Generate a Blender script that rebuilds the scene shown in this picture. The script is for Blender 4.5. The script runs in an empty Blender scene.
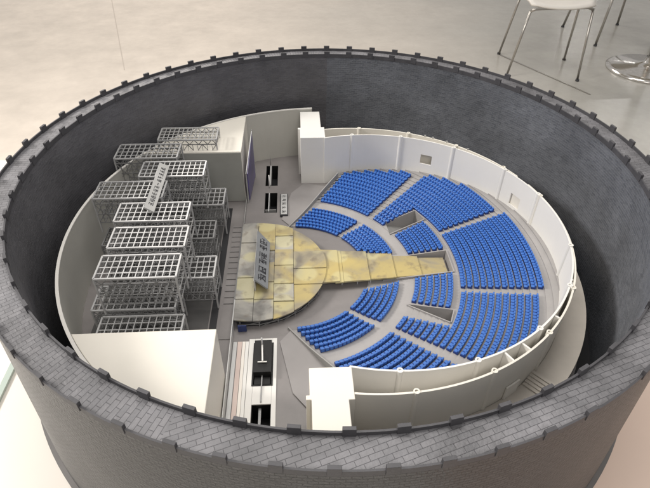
import bpy, bmesh, math, random
from mathutils import Vector, Matrix
random.seed(7)
S = bpy.context.scene
COL = S.collection
R = math.radians
S.unit_settings.scale_length = 0.6          # the inner radius of the ring wall is 0.6 m

# ------------------------------------------------------------------ camera
def make_camera():
    f, pitch, roll = 521.65, 0.69166, 0.013208
    cp, sp = math.cos(pitch), math.sin(pitch)
    R0 = Vector((1, 0, 0)); U = Vector((0, sp, cp)); F = Vector((0, cp, -sp))
    cr, sr = math.cos(roll), math.sin(roll)
    Rv = R0 * cr + U * sr; Uv = U * cr - R0 * sr
    M = Matrix(((Rv.x, Uv.x, -F.x), (Rv.y, Uv.y, -F.y), (Rv.z, Uv.z, -F.z))).to_4x4()
    M.translation = Vector((-0.02413, -1.53524, 0.90205))
    cd = bpy.data.cameras.new('camera'); cd.sensor_width = 36; cd.lens = 36 * f / 650
    cd.clip_start = 0.02; cd.clip_end = 200
    c = bpy.data.objects.new('camera', cd); c.matrix_world = M
    COL.objects.link(c); S.camera = c
make_camera()

# ------------------------------------------------------------------ light
W = bpy.data.worlds.new('World'); S.world = W; W.use_nodes = True
bg = W.node_tree.nodes['Background']
bg.inputs[0].default_value = (0.97, 0.93, 0.89, 1); bg.inputs[1].default_value = 0.43
def area(name, loc, target, sx, sy, watts, col):
    l = bpy.data.lights.new(name, 'AREA'); l.shape = 'RECTANGLE'; l.size = sx; l.size_y = sy
    l.energy = watts; l.color = col
    o = bpy.data.objects.new(name, l); o.location = loc
    o.rotation_euler = (Vector(target) - Vector(loc)).to_track_quat('-Z', 'Y').to_euler()
    COL.objects.link(o); return o
area('hall_light_left', (-4.4, 0.5, 2.6), (0, 0, -0.3), 1.0, 1.0, 235, (1.0, 0.955, 0.90))
area('hall_light_overhead', (0.2, 1.2, 4.6), (0, 0.1, -0.3), 3.0, 2.4, 150, (1.0, 0.965, 0.92))
area('hall_light_far', (-3.5, 9.5, 4.5), (-1.5, 6.0, -1.3), 4.5, 2.5, 330, (1.0, 0.93, 0.86))
area('front_fill', (0.6, -3.4, 3.0), (0.1, 0, -0.3), 1.8, 1.2, 60, (1.0, 0.965, 0.93))  # added fill that brightens the wall faces turned to the camera
for lx, ly in ((8.4, 12.7), (8.9, 11.0), (9.3, 18.6)):
    l_ = area('ceiling_tube', (lx, ly, 3.0), (lx, ly, 0), 1.3, .16, 22, (1, .97, .93))
S.view_settings.view_transform = 'Standard'; S.view_settings.look = 'None'
S.view_settings.gamma = 1; S.view_settings.exposure = 0.0
S.render.engine = 'CYCLES'

# ------------------------------------------------------------------ materials
def mat(name, col, rough=0.5, spec=0.5, metal=0.0, var=0.0, vscale=8.0, bump=0.0, bscale=60.0, coat=0.0):
    m = bpy.data.materials.new(name); m.use_nodes = True
    nt = m.node_tree; b = nt.nodes['Principled BSDF']
    b.inputs['Roughness'].default_value = rough
    b.inputs['Specular IOR Level'].default_value = spec
    b.inputs['Metallic'].default_value = metal
    b.inputs['Coat Weight'].default_value = coat
    b.inputs['Coat Roughness'].default_value = 0.12
    b.inputs['Base Color'].default_value = (*col, 1)
    tc = nt.nodes.new('ShaderNodeTexCoord')
    if var > 0:
        n = nt.nodes.new('ShaderNodeTexNoise'); n.inputs['Scale'].default_value = vscale
        n.inputs['Detail'].default_value = 6; n.inputs['Roughness'].default_value = 0.6
        nt.links.new(tc.outputs['Object'], n.inputs['Vector'])
        r = nt.nodes.new('ShaderNodeMapRange')
        r.inputs[1].default_value = 0.3; r.inputs[2].default_value = 0.7
        r.inputs[3].default_value = 1 - var; r.inputs[4].default_value = 1 + var
        nt.links.new(n.outputs['Fac'], r.inputs[0])
        mx = nt.nodes.new('ShaderNodeVectorMath'); mx.operation = 'SCALE'
        mx.inputs[0].default_value = col
        nt.links.new(r.outputs[0], mx.inputs['Scale'])
        nt.links.new(mx.outputs[0], b.inputs['Base Color'])
        rr = nt.nodes.new('ShaderNodeMapRange')
        rr.inputs[3].default_value = max(rough - 0.08, 0.03); rr.inputs[4].default_value = min(rough + 0.1, 1)
        nt.links.new(n.outputs['Fac'], rr.inputs[0]); nt.links.new(rr.outputs[0], b.inputs['Roughness'])
    if bump > 0:
        n2 = nt.nodes.new('ShaderNodeTexNoise'); n2.inputs['Scale'].default_value = bscale
        n2.inputs['Detail'].default_value = 4
        nt.links.new(tc.outputs['Object'], n2.inputs['Vector'])
        bp = nt.nodes.new('ShaderNodeBump'); bp.inputs['Strength'].default_value = bump
        bp.inputs['Distance'].default_value = 0.003
        nt.links.new(n2.outputs['Fac'], bp.inputs['Height']); nt.links.new(bp.outputs[0], b.inputs['Normal'])
    return m

def brick_mat(name, c1, c2, mortar, w, h, msize, rough, bump, spec=0.4, var=0.25, mottle=9.0):
    m = bpy.data.materials.new(name); m.use_nodes = True
    nt = m.node_tree; b = nt.nodes['Principled BSDF']
    b.inputs['Specular IOR Level'].default_value = spec
    uv = nt.nodes.new('ShaderNodeUVMap'); uv.uv_map = 'UVMap'
    tc = nt.nodes.new('ShaderNodeTexCoord')
    wob = nt.nodes.new('ShaderNodeTexNoise'); wob.inputs['Scale'].default_value = 25
    nt.links.new(tc.outputs['Object'], wob.inputs['Vector'])
    wsub = nt.nodes.new('ShaderNodeVectorMath'); wsub.operation = 'MULTIPLY_ADD'
    wsub.inputs[1].default_value = (0.0014,) * 3
    nt.links.new(wob.outputs['Color'], wsub.inputs[0]); nt.links.new(uv.outputs[0], wsub.inputs[2])
    br = nt.nodes.new('ShaderNodeTexBrick')
    br.inputs['Scale'].default_value = 1; br.inputs['Brick Width'].default_value = w
    br.inputs['Row Height'].default_value = h; br.inputs['Mortar Size'].default_value = msize
    br.inputs['Mortar Smooth'].default_value = 0.3
    br.inputs['Color1'].default_value = (*c1, 1); br.inputs['Color2'].default_value = (*c2, 1)
    br.inputs['Mortar'].default_value = (*mortar, 1)
    nt.links.new(wsub.outputs[0], br.inputs['Vector'])
    n = nt.nodes.new('ShaderNodeTexNoise'); n.inputs['Scale'].default_value = mottle
    n.inputs['Detail'].default_value = 8; n.inputs['Roughness'].default_value = 0.65
    nt.links.new(tc.outputs['Object'], n.inputs['Vector'])
    r = nt.nodes.new('ShaderNodeMapRange'); r.inputs[1].default_value = 0.3; r.inputs[2].default_value = 0.7
    r.inputs[3].default_value = 1 - var; r.inputs[4].default_value = 1 + var
    nt.links.new(n.outputs['Fac'], r.inputs[0])
    sc = nt.nodes.new('ShaderNodeVectorMath'); sc.operation = 'SCALE'
    nt.links.new(br.outputs['Color'], sc.inputs[0]); nt.links.new(r.outputs[0], sc.inputs['Scale'])
    nt.links.new(sc.outputs[0], b.inputs['Base Color'])
    rr = nt.nodes.new('ShaderNodeMapRange'); rr.inputs[3].default_value = rough - 0.1; rr.inputs[4].default_value = rough + 0.12
    nt.links.new(n.outputs['Fac'], rr.inputs[0]); nt.links.new(rr.outputs[0], b.inputs['Roughness'])
    fine = nt.nodes.new('ShaderNodeTexNoise'); fine.inputs['Scale'].default_value = 140
    nt.links.new(tc.outputs['Object'], fine.inputs['Vector'])
    add = nt.nodes.new('ShaderNodeMath'); add.operation = 'MULTIPLY_ADD'; add.inputs[1].default_value = -2.2
    nt.links.new(br.outputs['Fac'], add.inputs[0]); nt.links.new(fine.outputs['Fac'], add.inputs[2])
    bp = nt.nodes.new('ShaderNodeBump'); bp.inputs['Strength'].default_value = bump; bp.inputs['Distance'].default_value = 0.0025
    nt.links.new(add.outputs[0], bp.inputs['Height']); nt.links.new(bp.outputs[0], b.inputs['Normal'])
    return m

M = {}
M['tile'] = brick_mat('rim_tile', (.135, .134, .143), (.170, .167, .177), (.062, .061, .067), .029, .0122, .0007, .5, .5, .5, .42, 5)
M['dark_brick'] = brick_mat('dark_brick', (.080, .086, .100), (.115, .122, .138), (.175, .184, .205), .024, .0095, .0008, .45, .8, .5, .35, 4)  # lit right half: pale mortar paints glints on the brick edges
M['dark_brick_dim'] = brick_mat('dim_side_brick', (.082, .081, .090), (.106, .105, .115), (.13, .129, .139), .024, .0095, .0007, .42, .7, .5, .28, 4)  # dimmer copy for the left half, shade and edge glints in the colour
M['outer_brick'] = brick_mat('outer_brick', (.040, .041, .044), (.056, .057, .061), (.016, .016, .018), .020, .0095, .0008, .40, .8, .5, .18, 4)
M['curb'] = mat('curb_grey', (.055, .054, .060), .5, .5, var=.2, vscale=20, bump=.3)
M['base'] = mat('base_grey', (.17, .16, .155), .45, .5, var=.15, vscale=6)
M['moat'] = mat('moat_black', (.016, .016, .018), .6, .3, var=.2)
M['cream'] = mat('cream_acrylic', (.76, .725, .65), .38, .45, var=.035, vscale=4, bump=.1, bscale=30)
M['white'] = mat('white_acrylic', (.78, .765, .73), .4, .45, var=.03, vscale=5, bump=.1, bscale=30)
M['drum'] = mat('drum_grey', (.48, .47, .43), .5, .35, var=.06, vscale=4)
M['blockshade'] = mat('shaded_block_grey', (.31, .31, .285), .45, .35, var=.1, vscale=6)
M['drumtop'] = mat('drum_edge', (.72, .70, .66), .4, .4)
M['stage'] = mat('stage_floor_grey', (.215, .20, .195), .38, .5, var=.12, vscale=7, bump=.15, bscale=40)
M['apron'] = mat('apron_slab', (.27, .255, .25), .4, .45, var=.07, vscale=6)
M['rake'] = mat('seating_concrete', (.325, .312, .306), .55, .4, var=.09, vscale=9, bump=.2, bscale=80)
M['terrace'] = mat('terrace_sand', (.56, .515, .455), .5, .35, var=.10, vscale=7, bump=.2)
M['seat'] = mat('seat_blue', (.045, .15, .47), .40, .5, var=.15, vscale=300)
M['seatdark'] = mat('seat_navy', (.012, .040, .20), .5, .4)
M['black'] = mat('gloss_black', (.010, .010, .010), .5, .3)
M['sheetdark'] = mat('dark_grey_sheet', (.075, .073, .072), .5, .4, var=.2, vscale=10)
M['pit'] = mat('pit_black', (.02, .02, .022), .5, .4)
M['metal'] = mat('truss_metal', (.52, .52, .52), .38, .5, metal=.35, var=.08, vscale=20)
M['truss_dark'] = mat('truss_dark_metal', (.25, .25, .25), .42, .5, metal=.4, var=.1, vscale=20)
M['chrome'] = mat('chrome', (.75, .73, .70), .12, .5, metal=1.0, var=.12, vscale=30)
M['leg'] = mat('brushed_steel', (.42, .40, .37), .3, .5, metal=.9)
M['plaque'] = mat('plaque_silver', (.50, .50, .49), .35, .5, metal=.25, var=.08, vscale=15)
M['plaque2'] = mat('plaque_grey', (.27, .28, .29), .3, .5, metal=.2, var=.1, vscale=15)
M['ink'] = mat('plaque_ink', (.05, .05, .055), .5, .3)
M['purple'] = mat('screen_purple', (.085, .07, .19), .3, .5, var=.5, vscale=16)
M['pink'] = mat('blush_strip', (.62, .50, .45), .3, .5, var=.1, vscale=5)
M['track'] = mat('track_grey', (.22, .21, .205), .4)
M['gold2'] = None
M['grey'] = mat('mid_grey', (.30, .295, .285), .45, .4, var=.08, vscale=8)
M['tbl'] = mat('white_table', (.86, .81, .74), .35, .4, var=.02, vscale=1.5)
M['tbl2'] = mat('door_white', (.86, .83, .76), .35)
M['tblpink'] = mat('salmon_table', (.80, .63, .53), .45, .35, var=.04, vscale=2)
M['glassedge'] = mat('glass_edge', (.52, .60, .54), .15, .6)
M['seam'] = mat('seam_beige', (.52, .465, .40), .3)
M['chair'] = mat('chair_white', (.75, .72, .67), .35, .5)

def stage_gold(g):
    m = bpy.data.materials.new('gold_cloud_panel' if g else 'silver_cloud_panel'); m.use_nodes = True
    nt = m.node_tree; b = nt.nodes['Principled BSDF']
    tc = nt.nodes.new('ShaderNodeTexCoord')
    n = nt.nodes.new('ShaderNodeTexNoise'); n.inputs['Scale'].default_value = 6.5; n.inputs['Detail'].default_value = 5
    n.inputs['Distortion'].default_value = .5
    nt.links.new(tc.outputs['Object'], n.inputs['Vector'])
    cr = nt.nodes.new('ShaderNodeValToRGB'); e = cr.color_ramp.elements
    e[0].position = .33; e[0].color = ((.17, .155, .13, 1) if g else (.15, .145, .135, 1))
    e[1].position = .68; e[1].color = ((.50, .40, .16, 1) if g else (.44, .42, .36, 1))
    a = e.new(.45); a.color = ((.32, .28, .19, 1) if g else (.30, .29, .265, 1))
    a = e.new(.56); a.color = ((.43, .35, .16, 1) if g else (.38, .36, .31, 1))
    nt.links.new(n.outputs['Fac'], cr.inputs[0])
    # round pale-yellow discs printed on the panels
    v = nt.nodes.new('ShaderNodeTexVoronoi'); v.inputs['Scale'].default_value = 8.5; v.inputs['Randomness'].default_value = .75
    nt.links.new(tc.outputs['Object'], v.inputs['Vector'])
    r = nt.nodes.new('ShaderNodeMapRange'); r.inputs[1].default_value = .30; r.inputs[2].default_value = .40
    r.inputs[3].default_value = .55; r.inputs[4].default_value = 0
    nt.links.new(v.outputs['Distance'], r.inputs[0])
    mx = nt.nodes.new('ShaderNodeMixRGB'); mx.inputs[2].default_value = (.58, .53, .29, 1)
    nt.links.new(r.outputs[0], mx.inputs[0]); nt.links.new(cr.outputs[0], mx.inputs[1])
    # brown scratches
    n2 = nt.nodes.new('ShaderNodeTexNoise'); n2.inputs['Scale'].default_value = 22; n2.inputs['Detail'].default_value = 8
    nt.links.new(tc.outputs['Object'], n2.inputs['Vector'])
    r2 = nt.nodes.new('ShaderNodeMapRange'); r2.inputs[1].default_value = .56; r2.inputs[2].default_value = .7
    r2.inputs[3].default_value = 0; r2.inputs[4].default_value = .6
    nt.links.new(n2.outputs['Fac'], r2.inputs[0])
    mx2 = nt.nodes.new('ShaderNodeMixRGB'); mx2.inputs[2].default_value = (.16, .13, .10, 1)
    nt.links.new(r2.outputs[0], mx2.inputs[0]); nt.links.new(mx.outputs[0], mx2.inputs[1])
    nt.links.new(mx2.outputs[0], b.inputs['Base Color'])
    b.inputs['Roughness'].default_value = .24; b.inputs['Coat Weight'].default_value = .8; b.inputs['Coat Roughness'].default_value = .1
    return m
M['gold'] = stage_gold(True); M['gold2'] = stage_gold(False)

def hall_floor():
    m = bpy.data.materials.new('hall_floor'); m.use_nodes = True
    nt = m.node_tree; b = nt.nodes['Principled BSDF']
    tc = nt.nodes.new('ShaderNodeTexCoord')
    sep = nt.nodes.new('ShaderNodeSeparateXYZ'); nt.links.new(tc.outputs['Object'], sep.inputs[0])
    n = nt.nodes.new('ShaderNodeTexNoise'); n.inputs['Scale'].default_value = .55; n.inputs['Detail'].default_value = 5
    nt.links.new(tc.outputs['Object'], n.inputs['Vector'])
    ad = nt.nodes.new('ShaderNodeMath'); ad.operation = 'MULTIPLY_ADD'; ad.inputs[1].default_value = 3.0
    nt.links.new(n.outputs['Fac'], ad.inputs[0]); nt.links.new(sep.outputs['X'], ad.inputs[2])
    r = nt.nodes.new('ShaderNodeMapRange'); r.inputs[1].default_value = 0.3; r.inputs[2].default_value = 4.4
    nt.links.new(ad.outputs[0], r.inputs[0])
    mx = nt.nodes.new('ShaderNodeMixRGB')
    mx.inputs[1].default_value = (.70, .63, .55, 1); mx.inputs[2].default_value = (.41, .40, .37, 1)  # beige-to-grey sweep along x: hall light and reflection put into the colour
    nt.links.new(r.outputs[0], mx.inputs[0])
    n2 = nt.nodes.new('ShaderNodeTexNoise'); n2.inputs['Scale'].default_value = 2.2; n2.inputs['Detail'].default_value = 9
    n2.inputs['Roughness'].default_value = .7
    nt.links.new(tc.outputs['Object'], n2.inputs['Vector'])
    r2 = nt.nodes.new('ShaderNodeMapRange'); r2.inputs[1].default_value = .3; r2.inputs[2].default_value = .7
    r2.inputs[3].default_value = .88; r2.inputs[4].default_value = 1.1
    nt.links.new(n2.outputs['Fac'], r2.inputs[0])
    sc = nt.nodes.new('ShaderNodeVectorMath'); sc.operation = 'SCALE'
    nt.links.new(mx.outputs[0], sc.inputs[0]); nt.links.new(r2.outputs[0], sc.inputs['Scale'])
    nt.links.new(sc.outputs[0], b.inputs['Base Color'])
    r3 = nt.nodes.new('ShaderNodeMapRange'); r3.inputs[3].default_value = .12; r3.inputs[4].default_value = .34
    nt.links.new(n2.outputs['Fac'], r3.inputs[0]); nt.links.new(r3.outputs[0], b.inputs['Roughness'])
    b.inputs['Specular IOR Level'].default_value = .5
    return m
M['hall'] = hall_floor()

# ------------------------------------------------------------------ mesh helpers
TH = R(3.6); CT, ST = math.cos(TH), math.sin(TH)
def wl(x, y): return (CT * x - ST * y, ST * x + CT * y)        # theatre frame -> world

class MB:
    def __init__(s): s.bm = bmesh.new(); s.uv = None
    def face(s, vs, uvs=None, smooth=False):
        bv = [s.bm.verts.new(v) for v in vs]
        try: f = s.bm.faces.new(bv)
        except ValueError: return
        f.smooth = smooth
        if uvs:
            if s.uv is None: s.uv = s.bm.loops.layers.uv.new('UVMap')
            for l, u in zip(f.loops, uvs): l[s.uv].uv = u
    def prism(s, poly, z0, z1):
        n = len(poly)
        b = [s.bm.verts.new((p[0], p[1], z0)) for p in poly]
        t = [s.bm.verts.new((p[0], p[1], p[2] if len(p) > 2 else z1)) for p in poly]
        s.bm.faces.new(b[::-1]); s.bm.faces.new(t)
        for i in range(n):
            j = (i + 1) % n; s.bm.faces.new((b[i], b[j], t[j], t[i]))
        return s
    def box(s, x0, x1, y0, y1, z0, z1):
        return s.prism([(x0, y0), (x1, y0), (x1, y1), (x0, y1)], z0, z1)
    def bar(s, p, q, w, h=None):
        p = Vector(p); q = Vector(q); d = (q - p).normalized(); h = h or w
        a = d.cross(Vector((0, 0, 1)))
        if a.length < 1e-4: a = Vector((1, 0, 0))
        a.normalize(); c = a.cross(d).normalized()
        c1 = [s.bm.verts.new(p + a * sx * w / 2 + c * sy * h / 2) for sx, sy in ((-1, -1), (1, -1), (1, 1), (-1, 1))]
        c2 = [s.bm.verts.new(q + a * sx * w / 2 + c * sy * h / 2) for sx, sy in ((-1, -1), (1, -1), (1, 1), (-1, 1))]
        s.bm.faces.new(c1[::-1]); s.bm.faces.new(c2)
        for i in range(4):
            j = (i + 1) % 4; s.bm.faces.new((c1[i], c1[j], c2[j], c2[i]))
        return s
    def tube(s, pts, r, n=12, r2=None):
        pts = [Vector(p) for p in pts]; rings = []
        for i, p in enumerate(pts):
            d = (pts[min(i + 1, len(pts) - 1)] - pts[max(i - 1, 0)]).normalized()
            a = d.cross(Vector((0, 0, 1)))
            if a.length < 1e-3: a = Vector((1, 0, 0))
            a.normalize(); c = a.cross(d)
            rr = r if r2 is None else r + (r2 - r) * i / (len(pts) - 1)
            rings.append([s.bm.verts.new(p + (a * math.cos(t) + c * math.sin(t)) * rr) for t in [2 * math.pi * k / n for k in range(n)]])
        for A, B in zip(rings, rings[1:]):
            for k in range(n):
                f = s.bm.faces.new((A[k], A[(k + 1) % n], B[(k + 1) % n], B[k])); f.smooth = True
        s.bm.faces.new(rings[0][::-1]); s.bm.faces.new(rings[-1]); return s
    def lathe(s, prof, c=(0, 0), n=48, closed=True):
        rings = [[s.bm.verts.new((c[0] + r * math.cos(2 * math.pi * k / n), c[1] + r * math.sin(2 * math.pi * k / n), z)) for k in range(n)] for r, z in prof]
        m = len(rings)
        for i in range(m if closed else m - 1):
            A, B = rings[i], rings[(i + 1) % m]
            for k in range(n):
                f = s.bm.faces.new((A[k], A[(k + 1) % n], B[(k + 1) % n], B[k])); f.smooth = not closed
        return s
    def arcwall(s, c, r0, r1, a0, a1, z0, z1, step=1.5, holes=()):
        """curved wall band between radii; holes = (a0,a1,z0,z1) in degrees"""
        As = {a0, a1}; Zs = {z0, z1}
        n = max(1, int(abs(a1 - a0) / step))
        for i in range(n + 1): As.add(a0 + (a1 - a0) * i / n)
        for h in holes: As.update(h[:2]); Zs.update(h[2:])
        As = sorted(As); Zs = sorted(Zs)
        def solid(i, j):
            if i < 0 or j < 0 or i >= len(As) - 1 or j >= len(Zs) - 1: return False
            am = (As[i] + As[i + 1]) / 2; zm = (Zs[j] + Zs[j + 1]) / 2
            return not any(h[0] < am < h[1] and h[2] < zm < h[3] for h in holes)
        V = {}
        def v(ri, i, j):
            k = (ri, i, j)
            if k not in V:
                r = (r0, r1)[ri]; t = R(As[i]); V[k] = s.bm.verts.new((c[0] + r * math.cos(t), c[1] + r * math.sin(t), Zs[j]))
            return V[k]
        for i in range(len(As) - 1):
            for j in range(len(Zs) - 1):
                if not solid(i, j): continue
                s.bm.faces.new((v(1, i, j), v(1, i + 1, j), v(1, i + 1, j + 1), v(1, i, j + 1)))
                s.bm.faces.new((v(0, i + 1, j), v(0, i, j), v(0, i, j + 1), v(0, i + 1, j + 1)))
                if not solid(i - 1, j): s.bm.faces.new((v(0, i, j), v(1, i, j), v(1, i, j + 1), v(0, i, j + 1)))
                if not solid(i + 1, j): s.bm.faces.new((v(1, i + 1, j), v(0, i + 1, j), v(0, i + 1, j + 1), v(1, i + 1, j + 1)))
                if not solid(i, j - 1): s.bm.faces.new((v(0, i + 1, j), v(1, i + 1, j), v(1, i, j), v(0, i, j)))
                if not solid(i, j + 1): s.bm.faces.new((v(0, i, j + 1), v(1, i, j + 1), v(1, i + 1, j + 1), v(0, i + 1, j + 1)))
        return s
    def obj(s, name, m, parent=None, origin=None, theatre=True, bevel=0.0, sharp=40):
        """theatre=True: verts are in the theatre frame; origin is the thing's base point there."""
        bm = s.bm
        if origin is None: origin = (0, 0, 0)
        if parent is None:
            bmesh.ops.translate(bm, vec=-Vector(origin), verts=bm.verts)
        else:
            po = parent.get('_o', (0, 0, 0)); bmesh.ops.translate(bm, vec=-Vector(po), verts=bm.verts)
        bmesh.ops.recalc_face_normals(bm, faces=bm.faces)
        me = bpy.data.meshes.new(name); bm.to_mesh(me); bm.free()
        me.materials.append(M[m] if isinstance(m, str) else m)
        o = bpy.data.objects.new(name, me); COL.objects.link(o)
        if parent is None:
            if theatre:
                x, y = wl(origin[0], origin[1]); o.location = (x, y, origin[2]); o.rotation_euler = (0, 0, TH)
            else: o.location = origin
        else:
            o.parent = parent; o['_o'] = list(parent.get('_o', (0, 0, 0)))
        if '_o' not in o: o['_o'] = list(origin)
        if bevel:
            md = o.modifiers.new('bevel', 'BEVEL'); md.width = bevel; md.segments = 2; md.limit_method = 'ANGLE'; md.angle_limit = R(40)
        return o

def tag(o, label=None, cat=None, group=None, kind=None):
    if label: o['label'] = label
    if cat: o['category'] = cat
    if group: o['group'] = group
    if kind: o['kind'] = kind
    return o
def thing(name, origin, label, cat, group=None, theatre=True):
    o = bpy.data.objects.new(name, None); COL.objects.link(o); o.empty_display_size = .02
    if theatre:
        x, y = wl(origin[0], origin[1]); o.location = (x, y, origin[2]); o.rotation_euler = (0, 0, TH)
    else: o.location = origin
    o['_o'] = list(origin)
    return tag(o, label, cat, group)

def cut(bm, poly):
    """cut a convex hole (plan polygon) out of a sheet"""
    n = len(poly)
    for i in range(n):
        a, b = Vector((*poly[i], 0)), Vector((*poly[(i + 1) % n], 0))
        nn = (b - a).cross(Vector((0, 0, 1))).normalized()
        bmesh.ops.bisect_plane(bm, geom=bm.verts[:] + bm.edges[:] + bm.faces[:], plane_co=a, plane_no=nn, dist=1e-6)
    area2 = sum(poly[i][0] * poly[(i + 1) % n][1] - poly[(i + 1) % n][0] * poly[i][1] for i in range(n))
    sg = 1 if area2 > 0 else -1
    def inside(p):
        return all(sg * ((poly[(i + 1) % n][0] - poly[i][0]) * (p.y - poly[i][1]) - (poly[(i + 1) % n][1] - poly[i][1]) * (p.x - poly[i][0])) > 0 for i in range(n))
    dead = [f for f in bm.faces if inside(f.calc_center_median())]
    bmesh.ops.delete(bm, geom=dead, context='FACES')

def clip_poly(poly, f):
    """keep the part of a plan polygon where f(p) >= 0 (f linear)"""
    out = []
    for i in range(len(poly)):
        a, b = poly[i], poly[(i + 1) % len(poly)]; fa, fb = f(a), f(b)
        if fa >= 0: out.append(a)
        if (fa >= 0) != (fb >= 0):
            t = fa / (fa - fb); out.append((a[0] + (b[0] - a[0]) * t, a[1] + (b[1] - a[1]) * t))
    return out

FZ = -1.35      # hall floor
TZ = -0.68      # table top
SZ = -0.515     # stage floor
AZ = -0.265     # top of the auditorium walls
DZ = -0.25      # top of the drum

# ------------------------------------------------------------------ hall floor and table
b = MB(); b.face([(-30, -20, FZ), (30, -20, FZ), (30, 60, FZ), (-30, 60, FZ)])
tag(b.obj('floor', 'hall', theatre=False), kind='structure')
for p0, p1 in (((-3.8, 8.2), (-2.3, 4.2)),):
    b = MB(); b.bar((*p0, FZ + .001), (*p1, FZ + .001), .010, .001); tag(b.obj('floor_seam', 'seam', theatre=False), kind='structure')
b = MB(); b.bar((2.07, 4.83, FZ + .003), (2.73, 3.69, FZ + .003), .02, .004)
tag(b.obj('floor_cable', 'leg', theatre=False), 'thin brown cable lying flat on the hall floor under the nearer chair', 'cable')
b = MB(); b.box(-2.2, .45, -2.7, 1.1, FZ, TZ)
tag(b.obj('white_table', 'tbl', theatre=False), 'smooth white display table under the left of the round model', 'table')
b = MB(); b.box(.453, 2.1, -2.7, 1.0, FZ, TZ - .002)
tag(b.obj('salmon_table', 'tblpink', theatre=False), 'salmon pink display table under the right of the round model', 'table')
b = MB(); b.bar((-1.17, -.25, TZ + .006), (-1.141, -.62, TZ + .006), .022, .012)
tag(b.obj('glass_strip', 'glassedge', theatre=False), 'pale green glass edge strip lying on the white table left of the model', 'glass strip')

# ------------------------------------------------------------------ round brick wall
RI, RO, RB, WB = 1.0, 1.0785, 1.102, -.62
ring = thing('round_brick_wall', (0, 0, WB - .055), 'round dark grey brick wall with crenellated rim enclosing the theatre model', 'wall', theatre=False)
def ringwall(r_top, r_bot, z1, z0, uvr, n=240, lo=0, hi=240):
    b = MB()
    for i in range(lo, hi):
        a, c = 2 * math.pi * i / n, 2 * math.pi * (i + 1) / n
        vs = [(r_bot * math.cos(a), r_bot * math.sin(a), z0), (r_bot * math.cos(c), r_bot * math.sin(c), z0),
              (r_top * math.cos(c), r_top * math.sin(c), z1), (r_top * math.cos(a), r_top * math.sin(a), z1)]
        uv = [(a * uvr, z0), (c * uvr, z0), (c * uvr, z1), (a * uvr, z1)]
        b.face(vs, uv)
    return b
def dedup(b):
    bmesh.ops.remove_doubles(b.bm, verts=b.bm.verts, dist=1e-6)
    for f in b.bm.faces: f.smooth = True
    return b
ZW = -.012
def ringobj(b, name, m, inward=False):
    dedup(b); o = b.obj(name, m, ring, theatre=False); return o
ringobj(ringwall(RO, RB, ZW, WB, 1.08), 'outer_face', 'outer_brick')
# inner face halves, left with shade in its colour, meeting at the back seam
ringobj(ringwall(RI, RI, ZW, WB, 1.0, lo=-60, hi=61), 'inner_face', 'dark_brick')
ringobj(ringwall(RI, RI, ZW, WB, 1.0, lo=61, hi=180), 'inner_face', 'dark_brick_dim')
b = MB(); n = 240
for i in range(n):
    a, c = 2 * math.pi * i / n, 2 * math.pi * (i + 1) / n
    deg = math.degrees((a + c) / 2)
    vs = [(RI * math.cos(a), RI * math.sin(a), ZW), (RO * math.cos(a), RO * math.sin(a), ZW), (RO * math.cos(c), RO * math.sin(c), ZW), (RI * math.cos(c), RI * math.sin(c), ZW)]
    if 95 < deg < 252:      # courses laid radially
        uv = [(RI, a), (RO, a), (RO, c), (RI, c)]
    else:                   # courses laid square to the next panel
        ph = R(-22) if deg > 252 else R(10)
        uv = [(v[0] * math.cos(ph) - v[1] * math.sin(ph), v[0] * math.sin(ph) + v[1] * math.cos(ph)) for v in vs]
    b.face(vs, uv)
b.obj('walkway', 'tile', ring, theatre=False)
MB().arcwall((0, 0), RO - .0035, RO + .001, 0, 359.99, ZW - .006, -.001, 1.5).obj('outer_curb', 'curb', ring, theatre=False)
MB().arcwall((0, 0), RI - .001, RI + .0035, 0, 359.99, ZW - .006, -.001, 1.5).obj('inner_curb', 'curb', ring, theatre=False)
def merlon(deg, r0, r1, name, w=.0265):
    a = R(deg); ca, sa = math.cos(a), math.sin(a)
    pts = [(r, t) for r, t in ((r0, -w / 2), (r1, -w / 2), (r1, w / 2), (r0, w / 2))]
    b = MB(); b.prism([(r * ca - t * sa, r * sa + t * ca) for r, t in pts], ZW - .003, .0115)
    return b.obj(name, 'curb', ring, theatre=False, bevel=.0006)
for k in range(60): merlon(-88.48 + 6 * k, RI - .003, RI + .0055, 'inner_merlon')
outs = [1.55 + 6 * k for k in range(60)]
outs = [a for a in outs if not (255 < a < 303)] + [258.8, 264.3, 269.9, 275.5, 281, 286.6, 292.2, 297.8]
for a in outs: merlon(a, RO - .0055, RO + .003, 'outer_merlon')
b = MB(); b.lathe([(.99, WB - .055), (1.116, WB - .055), (1.116, WB - .002), (.99, WB - .002)], n=160)
b.obj('base_ring', 'base', ring, theatre=False)
b = MB(); b.lathe([(0.001, WB), (1.0, WB), (1.0, WB + .006), (.001, WB + .006)], n=120)
tag(b.obj('moat_floor', 'moat', theatre=False), kind='structure')

# ------------------------------------------------------------------ theatre shell
IC, IR = (.181, 0), .67         # inner auditorium wall
OC, ORR = (.113, 0), .746       # outer auditorium wall
RC = (-.15, 0)                  # centre of the seat rows
def rake(e): return SZ + .105 * max((e - .37) / .63, 0) ** 1.2
PITCH = .0243
def rake_step(e):
    if e < .475: return rake(e)
    k = math.floor((e - .475) / PITCH); return rake(.475 + (k + .5) * PITCH)

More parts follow.
